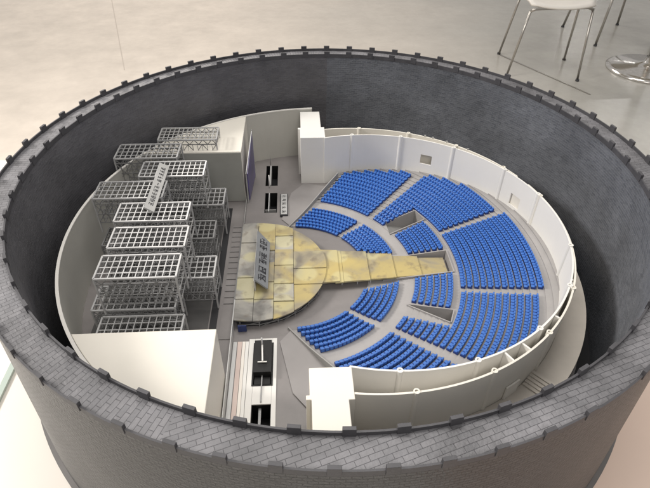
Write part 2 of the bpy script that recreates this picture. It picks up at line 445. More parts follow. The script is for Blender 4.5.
VOM = [[(.27, -.208), (.424, -.267), (.40, -.324)], [(.268, .212), (.427, .275), (.398, .338), (.262, .285)]]
CHN = [(.34, -.062), (.474, -.062), (.474, .062), (.34, .062)]
PITS = [(-.283, -.223, -.525, -.358), (-.283, -.223, -.72, -.596), (-.281, -.221, .635, .822), (-.279, -.221, .411, .573)]
def circ(c, r, a0, a1, n): return [(c[0] + r * math.cos(R(a0 + (a1 - a0) * i / n)), c[1] + r * math.sin(R(a0 + (a1 - a0) * i / n))) for i in range(n + 1)]

b = MB()
b.bm.faces.new([b.bm.verts.new((x, y, SZ)) for x, y in circ((0, 0), .934, 0, 360, 120)[:-1]])
for v in VOM: cut(b.bm, v)
for x0, x1, y0, y1 in PITS: cut(b.bm, [(x0, y0), (x1, y0), (x1, y1), (x0, y1)])
tag(b.obj('stage_floor', 'stage'), kind='structure')
b = MB(); b.lathe([(.001, WB + .007), (.93, WB + .007), (.93, WB + .012), (.001, WB + .012)], n=80)
tag(b.obj('understage_floor', 'pit'), kind='structure')

dr = thing('drum_wall', (0, 0, WB), 'low grey curved wall with pale top edge behind the steel grid towers', 'wall')
MB().arcwall((0, 0), .934, .942, 92.5, 267.5, WB + .014, DZ - .004, 1.5).obj('wall_shell', 'drum', dr)
MB().arcwall((0, 0), .933, .943, 92.5, 267.5, DZ - .004, DZ, 1.5).obj('wall_edge', 'drumtop', dr)

def side_box(sgn):
    poly = [(-.367, .512)] + [(-.367, math.sqrt(.932**2 - .367**2))]
    a0 = math.degrees(math.atan2(poly[1][1], -.367)); a1 = 180 - math.degrees(math.asin(.512 / .932))
    poly += circ((0, 0), .932, a0 + .5, a1, 24)
    poly = [(x, y * sgn) for x, y in poly]
    b = MB(); b.prism(poly, SZ + .001, DZ - .001)
    return b
tag(side_box(-1).obj('side_stage_block', 'cream', origin=(-.6, -.7, SZ), bevel=.002),
    'large flat topped cream block nearest the front rim, left of the stage', 'block', 'cream side stage blocks')
far_block = tag(side_box(1).obj('side_stage_block', 'cream', origin=(-.6, .7, SZ), bevel=.002),
    'flat topped cream block at the far end behind the grid towers', 'block', 'cream side stage blocks')

MB().box(-.76, -.369, .5085, .5115, SZ + .002, DZ - .006).obj('shaded_face', 'blockshade', far_block)  # sheet added so the block's near face carries its shade as colour
# terrace outside the auditorium
pts = circ((.1, 0), .843, -97, 97, 90)
b = MB()
inner = [(OC[0] + (ORR + .001) * math.cos(R(a)), OC[1] + (ORR + .001) * math.sin(R(a))) for a in [-98.4 + 196.8 * i / 90 for i in range(91)]]
for i in range(90):
    b.prism([inner[i], pts[i], pts[i + 1], inner[i + 1]], WB + .008, -.442)
bmesh.ops.remove_doubles(b.bm, verts=b.bm.verts, dist=1e-6)
tag(b.obj('terrace', 'terrace'), kind='structure')

# auditorium walls
def pil(b, c, r, deg, z0, z1, rad=.0090):
    x = c[0] + r * math.cos(R(deg)); y = c[1] + r * math.sin(R(deg))
    b.lathe([(rad * .55, z0), (rad, z0), (rad, z1), (rad * .55, z1)], (x, y), 16)
aw = thing('inner_auditorium_wall', (IC[0], 0, SZ), 'white curved inner wall with round ribs right behind the blue seats', 'wall')
H1 = (60.6, 65.2, -.386, -.338); H2 = (20.0, 24.9, -.398, -.345)
MB().arcwall(IC, IR, IR + .0058, -105, 105, SZ + .001, AZ, 1.5, holes=[H1, H2, (-42, -38, -.39, -.34), (74.4, 77, AZ - .02, AZ)][:3]).obj('wall_panel', 'white', aw)
for d in (-93.3, -74.1, -53.5, -33, -14.5, 13.0, 30.4, 52.7, 74.1, 93.6):
    b = MB(); pil(b, IC, IR + .0029, d, SZ + .002, AZ + .003); b.obj('rib', 'white', aw)
ow = thing('outer_auditorium_wall', (OC[0], 0, -.44), 'cream curved outer wall of the seating hall standing on the sandy terrace', 'wall')
MB().arcwall(OC, ORR - .006, ORR, -98.3, 98.3, WB + .008, AZ - .001, 1.5,
             holes=[(17.6, 22.7, AZ - .02, AZ - .001)]).obj('wall_panel', 'cream', ow)
for d in (-85.2, -67.2, -48.6, -30.5, 11, 29, 48.4, 66.6, 84.9):
    b = MB(); pil(b, OC, ORR - .004, d, -.44, AZ + .002); b.obj('rib', 'cream', ow)
for d in (60.5, 57.5, 52.2, 44.0):
    x, y = OC[0] + ORR * math.cos(R(d)), OC[1] + ORR * math.sin(R(d))
    b = MB(); b.box(x - .004, x + .004, y - .004, y + .004, AZ - .004, AZ + .004); b.obj('peg', 'grey', ow)
def partition(deg, w=.006, z=AZ - .003):
    d = Vector((math.cos(R(deg)), math.sin(R(deg)), 0)); o = Vector((OC[0], 0, 0)) + d * (ORR - .007)
    # march inwards until the inner wall is reached
    t = 0
    while t < .2:
        q = o - d * t
        if math.hypot(q.x - IC[0], q.y) < IR + .0065: break
        t += .001
    q = o - d * t; m = (-.45 + z) / 2
    b = MB(); b.bar((o.x, o.y, m), (q.x, q.y, m), w, z + .45 + .0)
    return b.obj('partition', 'white', ow)
for d in (-61.5, -56.0, -42.5, -28.6, -20.5): partition(d)
partition(-27.3); 

def pros(sgn):
    P = [(-.105, .652), (.012, .652), (.012, .738), (.012, .7385), (.012, .756), (-.004, .756), (-.004, .925), (-.101, .925), (-.101, .752), (-.115, .752), (-.115, .738), (-.105, .738)]
    P = [(x, y * sgn) for x, y in P]
    b = MB(); b.prism(P, WB + .014, AZ + .001)
    return b
tag(pros(-1).obj('proscenium_pier', 'cream', origin=(-.05, -.75, SZ), bevel=.0018), 'cream rectangular pier at the near end of the curved walls, against the front rim', 'pier', 'cream piers at the wall ends')
tag(pros(1).obj('proscenium_pier', 'white', origin=(-.05, .75, SZ), bevel=.0018), 'tall white pier at the far end of the curved walls behind the stage', 'pier', 'cream piers at the wall ends')

# pale boarded doorway
b = MB(); b.arcwall(OC, ORR + .001, ORR + .006, -61.5, -57.2, -.4415, -.385, 1)
b.obj('door_panel', 'tbl2', ow)
# stairs on the terrace
st = thing('terrace_steps', (.57, -.6, -.442), 'small flight of pale steps against the outer curved wall on the sandy terrace', 'steps')
d = Vector((math.cos(R(-49)), math.sin(R(-49)), 0)); t = Vector((-d.y, d.x, 0))
for k in range(5):
    o = Vector((OC[0], 0, 0)) + Vector((math.cos(R(-54.6)), math.sin(R(-54.6)), 0)) * (ORR + .001)
    o = o + t * (k * .0115)
    pp = [o + d * .002, o + d * .085, o + d * .085 + t * .0113, o + d * .002 + t * .0113]
    b = MB(); b.prism([(p.x, p.y) for p in pp], -.4415, -.437 + .004 * k); b.obj('step', 'terrace', st)

# ------------------------------------------------------------------ seating rake
def ray_circ(phi):
    dx, dy = math.cos(phi), math.sin(phi); ox = RC[0] - IC[0]; rr = IR + .004
    bq = ox * dx; return -bq + math.sqrt(bq * bq - (ox * ox - rr * rr))
def ray_line(phi, off=0.0):
    q = .714 * math.sin(abs(phi)) - math.cos(phi)
    return (.2237 - off * 1.229) / q if q > 1e-6 else 9
b = MB()
bins = [.30, .37, .42, .475]
while bins[-1] < 1.02: bins.append(bins[-1] + PITCH)
NA = 184; PH = R(92)
for j in range(len(bins) - 1):
    for i in range(NA):
        p0, p1 = -PH + 2 * PH * i / NA, -PH + 2 * PH * (i + 1) / NA
        q = []
        for ph, r in ((p0, bins[j]), (p0, bins[j + 1]), (p1, bins[j + 1]), (p1, bins[j])):
            q.append((ph, min(r, ray_circ(ph), ray_line(ph))))
        if q[1][1] - q[0][1] < 1e-5 and q[2][1] - q[3][1] < 1e-5: continue
        z = lambda e: (rake_step((bins[j] + bins[j + 1]) / 2) if bins[j] >= .47 else rake(e)) + .003
        P = [(RC[0] + r * math.cos(ph), r * math.sin(ph), z(r)) for ph, r in q]
        b.face(P)
        if bins[j] >= .47 and q[0][1] == bins[j] and q[3][1] == bins[j]:
            zl = (rake_step(bins[j] - .001) if j > 3 else rake(bins[j])) + .003
            b.face([(P[0][0], P[0][1], zl), (P[3][0], P[3][1], zl), P[3], P[0]])
for v in VOM: cut(b.bm, v)
cut(b.bm, CHN)
bmesh.ops.dissolve_degenerate(b.bm, dist=1e-6, edges=b.bm.edges)
tag(b.obj('seating_floor', 'rake'), kind='structure')

for sgn, w in ((-1, 'near'), (1, 'far')):
    P0 = (-.168, .288 * sgn); P1 = (-.033, .477 * sgn); P2 = (.075, .628 * sgn)
    b = MB()
    for A, B in ((P0, P1), (P1, P2)):
        N = 6
        for i in range(N):
            a = [A[k] + (B[k] - A[k]) * i / N for k in (0, 1)]; c = [A[k] + (B[k] - A[k]) * (i + 1) / N for k in (0, 1)]
            za = rake(math.hypot(a[0] + .15, a[1])) + .010 + .02 * min(1, max(0, (abs(a[1]) - .29) / .25)); zc = rake(math.hypot(c[0] + .15, c[1])) + .010 + .02 * min(1, max(0, (abs(c[1]) - .29) / .25))
            nx, ny = -.0033, .0024 * sgn
            b.prism([(a[0], a[1], za), (c[0], c[1], zc), (c[0] + nx, c[1] + ny, zc), (a[0] + nx, a[1] + ny, za)], SZ + .001, 0)
    tag(b.obj('seating_end_wall', 'grey', origin=(P1[0], P1[1], SZ)), f'thin grey slanting wall closing the {w} end of the blue seating', 'wall', 'seating end walls')

# vomitories: sunken ramps with thin walls
for vi, (poly, w) in enumerate(zip(VOM, ('near', 'far'))):
    c = (sum(p[0] for p in poly) / len(poly), sum(p[1] for p in poly) / len(poly))
    t = thing('entrance_ramp', (c[0], c[1], SZ - .05), f'sunken grey entrance ramp cut into the seating on the {w} side of the gold runway', 'ramp', 'sunken entrance ramps')
    b = MB(); b.face([(p[0], p[1], -.508 if p[0] < .3 else -.565) for p in poly]); b.obj('ramp_floor', 'grey', t)
    n = len(poly)
    for i in range(n):
        a, q = poly[i], poly[(i + 1) % n]
        if n == 4 and i == 3: continue
        za = rake(math.hypot(a[0] + .15, a[1])) + .009; zq = rake(math.hypot(q[0] + .15, q[1])) + .009
        dx, dy = q[0] - a[0], q[1] - a[1]; L = math.hypot(dx, dy); nx, ny = dy / L * .004, -dx / L * .004
        if (c[0] - a[0]) * nx + (c[1] - a[1]) * ny > 0: nx, ny = -nx, -ny
        b = MB(); b.prism([(a[0], a[1], za), (q[0], q[1], zq), (q[0] + nx, q[1] + ny, zq), (a[0] + nx, a[1] + ny, za)], -.575, 0)
        b.obj('ramp_wall', 'rake', t)
t = thing('runway_channel', (.41, 0, SZ), 'grey walled slot in the seating where the gold runway ends', 'channel wall')
for a, q in (((.30, .062), (.474, .062)), ((.474, .066), (.474, -.066)), ((.20, -.062), (.474, -.062))):
    za = rake(a[0] + .15) + .010; zq = rake(q[0] + .15) + .010
    if a[0] == q[0]: pol = [(a[0], a[1], za), (q[0], q[1], zq), (q[0] + .005, q[1], zq), (a[0] + .005, a[1], za)]
    else:
        s = 1 if a[1] > 0 else -1; pol = [(a[0], a[1], za), (q[0] + .004, q[1], zq), (q[0] + .004, q[1] + .004 * s, zq), (a[0], a[1] + .004 * s, za)]
    MB().prism(pol, SZ + .001, 0).obj('channel_wall', 'rake', t)

# ------------------------------------------------------------------ seats
def seat_mesh():
    b = MB()
    b.box(-.0061, .0061, -.0076, .0050, .0050, .0100)          # cushion, faces -y
    b.box(-.0061, .0061, .0046, .0098, .0020, .0185)           # backrest
    b.box(-.0030, .0030, -.0030, .0040, .0000, .0050)
    bmesh.ops.bevel(b.bm, geom=b.bm.edges[:], offset=.0011, segments=1, affect='EDGES', profile=.6)
    me = bpy.data.meshes.new('seat'); b.bm.to_mesh(me); b.bm.free(); me.materials.append(M['seat']); return me
SEAT = seat_mesh(); SP = .0150
ORD = ['first', 'second', 'third', 'fourth', 'fifth', 'sixth', 'seventh', 'eighth', 'ninth', 'tenth', 'eleventh', 'twelfth', 'thirteenth', 'fourteenth', 'fifteenth', 'sixteenth', 'seventeenth', 'eighteenth', 'nineteenth', 'twentieth']
nseats = 0
def seat_row(r, a0, a1, k, block, clip=True):
    """row of seats on an arc round RC between angles (deg)"""
    global nseats
    angs = []
    L = r * R(a1 - a0); n = int(L / SP)
    if n < 2: return False
    st = (a1 - a0) / n
    for i in range(n):
        a = R(a0 + (i + .5) * st); x = RC[0] + r * math.cos(a); y = r * math.sin(a)
        if math.hypot(x - IC[0], y) > .640: continue
        angs.append(a)
    if len(angs) < 3: return False
    z = rake_step(r) + .003
    am = (angs[0] + angs[-1]) / 2; o = (RC[0] + r * math.cos(am), r * math.sin(am), z)
    lab = f'{ORD[k]} blue seat row from the stage, {block}'
    t = thing('seat_row', o, lab, 'seat row', 'curved rows of blue theatre seats')
    h = R(st) / 2
    b = MB(); a0r, a1r = angs[0] - h, angs[-1] + h
    b.arcwall(RC, r + .0050, r + .0092, math.degrees(a0r), math.degrees(a1r), z + .0002, z + .0150, 2)
    b.arcwall(RC, r - .0070, r + .0050, math.degrees(a0r), math.degrees(a1r), z + .0003, z + .0080, 2)
    b.obj('seat_rail', 'seatdark', t)
    for a in angs:
        s = bpy.data.objects.new('seat', SEAT); COL.objects.link(s); s.parent = t
        s.location = (RC[0] + r * math.cos(a) - o[0], r * math.sin(a) - o[1], .0006)
        s.rotation_euler = (0, 0, a - math.pi / 2); nseats += 1
    return True
def line_limit(r, off):
    """largest angle at which radius r is still inside the end wall"""
    a = 95.0
    while a > 30 and ray_line(R(a), off) < r: a -= .25
    return a
for sgn, side in ((-1, 'near'), (1, 'far')):
    def row(r, a0, a1, k, block):
        return seat_row(r, a0, a1, k, block) if sgn > 0 else seat_row(r, -a1, -a0, k, block)
    for k in range(6):
        r = .300 + .0218 * k
        a1 = min(line_limit(r, .016), 87.5 - 2.0 * k); row(r, 49.3 - .5 * k, a1, k, f'front block beside the {side} slanting end wall')
        row(r, math.degrees(math.asin((.113 - .006 * k) / r)), 44.6 - .5 * k, k, f'front block touching the {side} side of the runway')
        r = .487 + .0246 * k
        row(r, math.degrees(math.asin(.074 / r)), 24.3, k, f'block between runway and {side} entrance ramp')
    for k in range(18):
        r = .487 + PITCH * k
        if k < 7: row(r, 34.2 - .25 * k, 41.6, k, f'fan block outside the {side} entrance ramp')
        else: row(r, 16.4, 41.6, k, f'fan block outside the {side} entrance ramp')
        row(r, 45.3, min(line_limit(r, .016), 74), k, f'large rear block beside the {side} end wall')
for k in range(12):
    seat_row(.655 + PITCH * k, -14.1, 14.1, k, 'central block facing the runway end')
print('seats', nseats)

# ------------------------------------------------------------------ thrust stage and runway
stg = thing('gold_stage', (-.22, 0, SZ), 'rounded thrust stage of cloudy gold panels on thin posts with a tapering runway', 'stage')
def disc(): return circ((-.30, 0), .282, 0, 360, 72)[:-1]
xs = [-.362, -.294, -.222, -.147, .02]
ys = {0: [-.3, -.176, -.066, .04, .15, .3], 1: [-.3, -.178, -.09, .02, .10, .3], 2: [-.3, -.188, -.10, .0, .095, .19, .3], 3: [-.3, -.105, -.02, .08, .3]}
k = 0
for i in range(4):
    for y0, y1 in zip(ys[i], ys[i][1:]):
        p = disc()
        g = .0007
        p = clip_poly(p, lambda q: q[0] - xs[i] - g); p = clip_poly(p, lambda q: xs[i + 1] - g - q[0])
        p = clip_poly(p, lambda q: q[1] - y0 - g); p = clip_poly(p, lambda q: y1 - g - q[1])
        if len(p) < 3: continue
        p2 = [p[0]]
        for q in p[1:]:
            if math.hypot(q[0] - p2[-1][0], q[1] - p2[-1][1]) > 1e-4: p2.append(q)
        if len(p2) < 3: continue
        dz = (0, .006, -.002, .004, -.006, .002, .007)[(k * 3 + i) % 7] * .9
        MB().prism(p2, -.4795 + dz, -.475 + dz).obj('stage_panel', 'gold2' if i == 0 or (i < 3 and k % 3 == 2) else 'gold', stg); k += 1
run = [(-.06, .030, .098, -.4775), (.046, .148, .090, -.482), (.150, .252, .076, -.487), (.254, .356, .062, -.492), (.358, .462, .052, -.497)]
for i, (x0, x1, w, z) in enumerate(run):
    w1 = w * .93
    MB().prism([(x0, -w), (x1, -w1), (x1, w1), (x0, w)], z - .007, z).obj('runway_panel', 'gold', stg)
MB().prism([(.012, -.094), (.045, -.092), (.045, .092), (.012, .094)], -.4885, -.4815).obj('runway_panel', 'gold', stg)
b = MB(); b.prism(clip_poly(clip_poly([(-.30 + (x + .30) * .97, y * .97) for x, y in disc()], lambda q: q[0] + .35), lambda q: -.03 - q[0]), SZ + .002, SZ + .012)
b.obj('understage_deck', 'pit', stg)
b = MB(); b.prism(clip_poly(clip_poly([(-.30 + (x + .30) * .972, y * .972) for x, y in disc()], lambda q: q[0] + .352), lambda q: -.05 - q[0]), SZ + .0125, -.4835)  # black solid added to stand for the shaded void under the stage
b.obj('understage_shade', 'pit', stg)
for a in range(-112, 113, 14):
    for rr in (.2785,):
        x, y = -.30 + rr * math.cos(R(a)), rr * math.sin(R(a))
        if x > -.355: MB().bar((x, y, SZ), (x, y, -.486), .0035).obj('post', 'truss_dark', stg)
for (x0, y0), (x1, y1) in zip(circ((-.3, 0), .2785, -116, 116, 14), circ((-.3, 0), .2785, -116, 116, 14)[1:]):
    if x0 > -.35 and x1 > -.35:
        MB().bar((x0, y0, SZ + .014), (x1, y1, SZ + .014), .0025).obj('rail', 'truss_dark', stg)
        MB().bar((x0, y0, SZ + .002), (x1, y1, -.487), .002).obj('brace', 'truss_dark', stg)
for x in (.04, .10, .15, .24):
    for s in (-1, 1):
        MB().bar((x, s * .072 - (.0 if x < .2 else s * .018), SZ), (x, s * .072 - (.0 if x < .2 else s * .018), -.489 if x < .15 else -.495), .0035).obj('post', 'metal', stg)

# glyph-like lettering for the nameplates
def glyph(b, o, u, v, n, s):
    """one character of crossing strokes in a square cell of size s; u,v = in-plane axes, n = normal"""
    o = Vector(o)
    def stroke(x0, y0, x1, y1, w=.11):
        A = o + u * ((x0 - .5) * s) + v * ((y0 - .5) * s); B = o + u * ((x1 - .5) * s) + v * ((y1 - .5) * s)
        d = (B - A).normalized(); c = d.cross(n).normalized() * (w * s / 2); h = n * .0006
        vs = [b.bm.verts.new(p) for p in (A - c + h, B - c + h, B + c + h, A + c + h)]
        b.bm.faces.new(vs)
    rows = random.choice((3, 4)); 
    for i in range(rows):
        y = .1 + .8 * i / (rows - 1); a = random.choice((.05, .2, .45)); c = random.choice((.95, .8, .95))
        stroke(a, y, c, y)
    for x in random.sample((.12, .32, .5, .7, .9), random.choice((2, 3))):
        stroke(x, random.choice((.05, .3)), x + random.choice((0, 0, .08, -.1)), random.choice((.95, .75)))
    if random.random() < .6: stroke(.5, .5, .1, .05)
    if random.random() < .6: stroke(.5, .5, .92, .05)

def nameplate(name, p_hi0, p_hi1, p_lo1, p_lo0, zbase, label, ncols, nrows, size, m='plaque', dash=None):
    """sloping plate: hi edge p_hi0->p_hi1, low edge p_lo0->p_lo1 (theatre frame points)"""
    A, B, C_, D = [Vector(p) for p in (p_hi0, p_hi1, p_lo1, p_lo0)]
    o = ((A.x + C_.x) / 2, (A.y + C_.y) / 2, zbase)
    t = thing(name, o, label, 'nameplate')
    u = (B - A).normalized(); n = (B - A).cross(D - A).normalized()
    if n.z < 0: n = -n
    v = n.cross(u).normalized()
    th = n * .006
    b = MB(); V = [b.bm.verts.new(p) for p in (A, B, C_, D)]; V2 = [b.bm.verts.new(p - th) for p in (A, B, C_, D)]
    b.bm.faces.new(V); b.bm.faces.new(V2[::-1])
    for i in range(4): b.bm.faces.new((V[i], V[(i + 1) % 4], V2[(i + 1) % 4], V2[i]))
    b.obj('plate', m, t)
    up = (A - D); up = up.normalized()
    b = MB(); cen = (A + B + C_ + D) / 4; Lg = (B - A).length; Wd = (A - D).length
    tu = u; tv = n.cross(tu).normalized()
    if tv.dot(up) < 0: tv = -tv; tu = -tu
    k = 0
    for r_ in range(nrows):
        for c in range(ncols):
            px = (c + .5) / ncols - .5; py = (r_ + .5) / nrows - .5
            q = cen + tu * (px * Lg * .86) + tv * (-py * Wd * .72)
            if dash is not None and c == dash:
                A2 = q - tu * size * .4; B2 = q + tu * size * .4; w = tv * size * .08; h = n * .0006
                b.bm.faces.new([b.bm.verts.new(p + h) for p in (A2 - w, B2 - w, B2 + w, A2 + w)])
            else: glyph(b, q, tu, tv, n, size)
    b.obj('lettering', 'ink', t)
    return t, A, B, C_, D, n
t, A, B, C_, D, n = nameplate('stage_nameplate', (-.289, .157, -.418), (-.288, -.133, -.418), (-.242, -.146, -.453), (-.241, .12, -.453), -.475,
          'tilted grey nameplate with large dark characters standing on the gold stage', 6, 1, .036, m='plaque2')
b = MB()
for y in (.10, -.10): b.bar((-.268, y, -.476), (-.268, y, -.444), .006)
b.obj('foot', 'plaque', t)
b = MB(); b.box(-.293, -.288, -.134, .156, -.474, -.424); b.obj('back_panel', 'plaque', t)

# nameplate on the towers
t, A, B, C_, D, n = nameplate('tower_nameplate', (-.661, .288, -.168), (-.661, -.012, -.168), (-.628, -.018, -.186), (-.628, .290, -.186), -.2,
          'long silver nameplate with a line of dark characters lying across the steel grid towers', 12, 1, .018, dash=6)

t = thing('floor_nameplate', (-.188, .46, SZ), 'small grey nameplate in a dark frame on the far stage floor beside the black pits', 'nameplate')
MB().box(-.206, -.170, .375, .545, SZ + .001, SZ + .012).obj('frame', 'ink', t)
MB().box(-.202, -.174, .380, .540, SZ + .0121, SZ + .0145).obj('plate', 'plaque', t)
b = MB()
for i in range(5): glyph(b, (-.188, .40 + .03 * i, SZ + .0146), Vector((0, -1, 0)), Vector((1, 0, 0)), Vector((0, 0, 1)), .018)
b.obj('lettering', 'ink', t)

# ------------------------------------------------------------------ stage floor items
for sgn, w in ((1, 'far'), (-1, 'near')):
    P = [(-.198, .352 * sgn), (-.158, .300 * sgn), (-.04, .470 * sgn), (.055, .600 * sgn), (-.09, .645 * sgn), (-.155, .56 * sgn)]
    tag(MB().prism(P, SZ + .001, SZ + .006).obj('apron_slab', 'apron', origin=(-.1, .45 * sgn, SZ)),
        f'pale grey floor slab along the slanting end wall on the {w} side', 'floor slab', 'pale floor slabs by the end walls')
t = thing('pit_surround', (-.255, -.50, SZ), 'white rectangular frame round the near black pits left of the cream pier', 'frame')
x0, x1, y0, y1 = -.303, -.208, -.76, -.334
for bx in ((x0, -.2835, y0, y1), (-.2225, x1, y0, y1), (-.283, -.223, -.3575, y1), (-.283, -.223, -.5955, -.5255), (-.283, -.223, y0, -.7205)):
    MB().box(bx[0], bx[1], bx[2], bx[3], SZ + .0005, SZ + .004).obj('border', 'white', t)
def pit_thing(i, lab, raised=False):
    x0, x1, y0, y1 = PITS[i]
    t = thing('lift_pit', ((x0 + x1) / 2, (y0 + y1) / 2, SZ - .08), lab, 'pit', 'black lift pits in the stage floor')
    e = .0015
    zt = SZ + .006 if raised else SZ - .0005
    for bx in ((x0 - .004, x0 + e, y0, y1), (x1 - e, x1 + .004, y0, y1), (x0 - .004, x1 + .004, y0 - .004, y0), (x0 - .004, x1 + .004, y1, y1 + .004)):
        MB().box(bx[0], bx[1], bx[2], bx[3], SZ - .085, zt).obj('pit_wall', 'black', t)
    MB().box(x0, x1, y0, y1, SZ - .085, SZ - .08).obj('pit_bottom', 'pit', t)
    return t
t = pit_thing(0, 'larger near black pit with a white lamp arm hanging over it', True)
MB().box(-.2815, -.2245, -.492, -.361, SZ - .06, SZ + .028).obj('lift_block', 'black', t)
MB().box(-.2785, -.2275, -.522, -.494, SZ - .06, SZ + .004).obj('lift_lip', 'black', t)
t = pit_thing(1, 'near black pit cut off by the front rim')
MB().bar((-.258, -.597, SZ - .02), (-.258, -.715, SZ - .02), .008, .01).obj('lift_rail', 'truss_dark', t)
t = pit_thing(2, 'farthest black pit near the far wall')
MB().box(-.262, -.254, .64, .82, SZ - .04, SZ + .003).obj('lift_rail', 'metal', t)
t = pit_thing(3, 'black pit beside the small framed nameplate')
MB().box(-.262, -.257, .42, .57, SZ - .04, SZ + .003).obj('lift_rail', 'metal', t)
MB().box(-.275, -.225, .43, .434, SZ - .02, SZ + .002).obj('cross_bar', 'grey', t)
def lamp_pole(x, y, h, lab):
    t = thing('stage_mast', (x, y, SZ), lab, 'mast', 'thin masts over the black pits')
    MB().tube([(x, y, SZ + .029), (x, y, SZ + h)], .0028, 8).obj('pole', 'metal', t)
    MB().bar((x, y, SZ + h * .6), (x + .002, y - .055, SZ + .036), .005).obj('arm', 'white', t)
    MB().bar((x - .014, y - .057, SZ + .034), (x + .016, y - .057, SZ + .034), .003).obj('cross_bar', 'white', t)
lamp_pole(-.254, -.40, .085, 'thin grey mast with a white arm over the larger near black pit')
b = MB(); b.bar((-.254, -.492, SZ + .008), (-.254, -.59, SZ + .008), .004)
tag(b.obj('guide_rail', 'truss_dark', origin=(-.252, -.47, SZ)), 'thin steel rail running along the near black pits', 'rail')
t = thing('stage_mast', (-.26, .62, SZ), 'thin pale mast between the two far black pits', 'mast', 'thin masts over the black pits')
MB().tube([(-.26, .62, SZ), (-.26, .62, SZ + .07)], .003, 8).obj('pole', 'white', t)
b = MB(); b.tube([(-.26, .83, SZ), (-.26, .83, SZ + .05)], .0016, 8)
tag(b.obj('stage_rod', 'truss_dark', origin=(-.26, .83, SZ)), 'thin dark rod standing at the far end of the black pits', 'rod')

t = thing('floor_strips', (-.33, -.52, SZ), 'pale pink and white floor strips between the cream block and the near pits', 'floor strip')
for x0, x1, m in ((-.358, -.345, 'plaque'), (-.3425, -.328, 'pink'), (-.3265, -.3165, 'tbl'), (-.3155, -.3045, 'white')):
    MB().box(x0, x1, -.80, -.345, SZ + .0008, SZ + .0045).obj('strip', m, t)
b = MB(); b.box(-.3635, -.3605, -.80, -.18, SZ + .001, SZ + .045)
tag(b.obj('acrylic_divider', 'plaque', origin=(-.362, -.4, SZ)), 'thin upright grey strip edging the stage beside the cream block', 'divider')
b = MB(); b.box(-.3645, -.3615, .1, .60, SZ + .001, SZ + .02)
tag(b.obj('acrylic_divider', 'grey', origin=(-.363, .35, SZ)), 'thin low grey strip on the stage floor leading to the purple screen', 'divider')
t = thing('stage_track', (-.41, 0, SZ), 'ladder like grey track on the stage floor between towers and gold stage', 'track')
MB().box(-.412, -.372, -.33, .30, SZ + .0008, SZ + .003).obj('track_bed', 'stage', t)
for i in range(15): MB().bar((-.410, -.16 + .033 * i, SZ + .005), (-.374, -.16 + .033 * i, SZ + .005), .004, .003).obj('sleeper', 'track', t)
MB().box(-.3715, -.3655, -.33, .30, SZ + .0008, SZ + .010).obj('track_edge', 'truss_dark', t)
b = MB(); b.box(-.45, -.425, -.45, .45, SZ + .0008, SZ + .003)
tag(b.obj('track_strip', 'pit', origin=(-.44, 0, SZ)), 'dark strip on the stage floor along the foot of the grid towers', 'floor strip')

b = MB(); b.prism([(-.86, -.34), (-.86, .34), (-.78, .50), (-.455, .50), (-.455, -.50), (-.78, -.50)], SZ + .0008, SZ + .002)  # darkens the stage floor below the towers
tag(b.obj('dark_floor_sheet', 'sheetdark', origin=(-.65, 0, SZ)), 'dark grey sheet on the stage floor under the grid towers', 'mat')
# purple screen, a thin upright board
b = MB()
A = Vector((-.336, .712, 0)); Bq = Vector((-.350, .50, 0)); nn = Vector((.004, 0, 0))
scr = thing('purple_screen', (-.343, .6, SZ), 'narrow upright purple screen board at the far left edge of the stage', 'screen')
V = []
for off in (Vector((0, 0, 0)), nn):
    V.append([b.bm.verts.new(p + off) for p in (A + Vector((0, 0, -.50)), Bq + Vector((0, 0, -.50)), Bq + Vector((0, 0, -.36)), A + Vector((0, 0, -.262)))])
b.bm.faces.new(V[0]); b.bm.faces.new(V[1][::-1])
for i in range(4): b.bm.faces.new((V[0][i], V[0][(i + 1) % 4], V[1][(i + 1) % 4], V[1][i]))
b.obj('display', 'purple', scr)
b = MB(); b.bar((-.3325, .716, SZ), (-.3325, .716, -.25), .004); b.bar((-.354, .497, SZ), (-.354, .497, -.355), .004)
b.bar((-.354, .497, -.357), (-.3325, .716, -.258), .003); b.obj('frame', 'plaque', scr)
t = thing('blue_screen', (-.33, -.305, SZ), 'small dark blue panel under the near corner of the gold stage', 'screen')
MB().box(-.345, -.315, -.297, -.292, SZ + .001, SZ + .03).obj('panel', mat('deep_blue', (.02, .035, .12), .3), t)

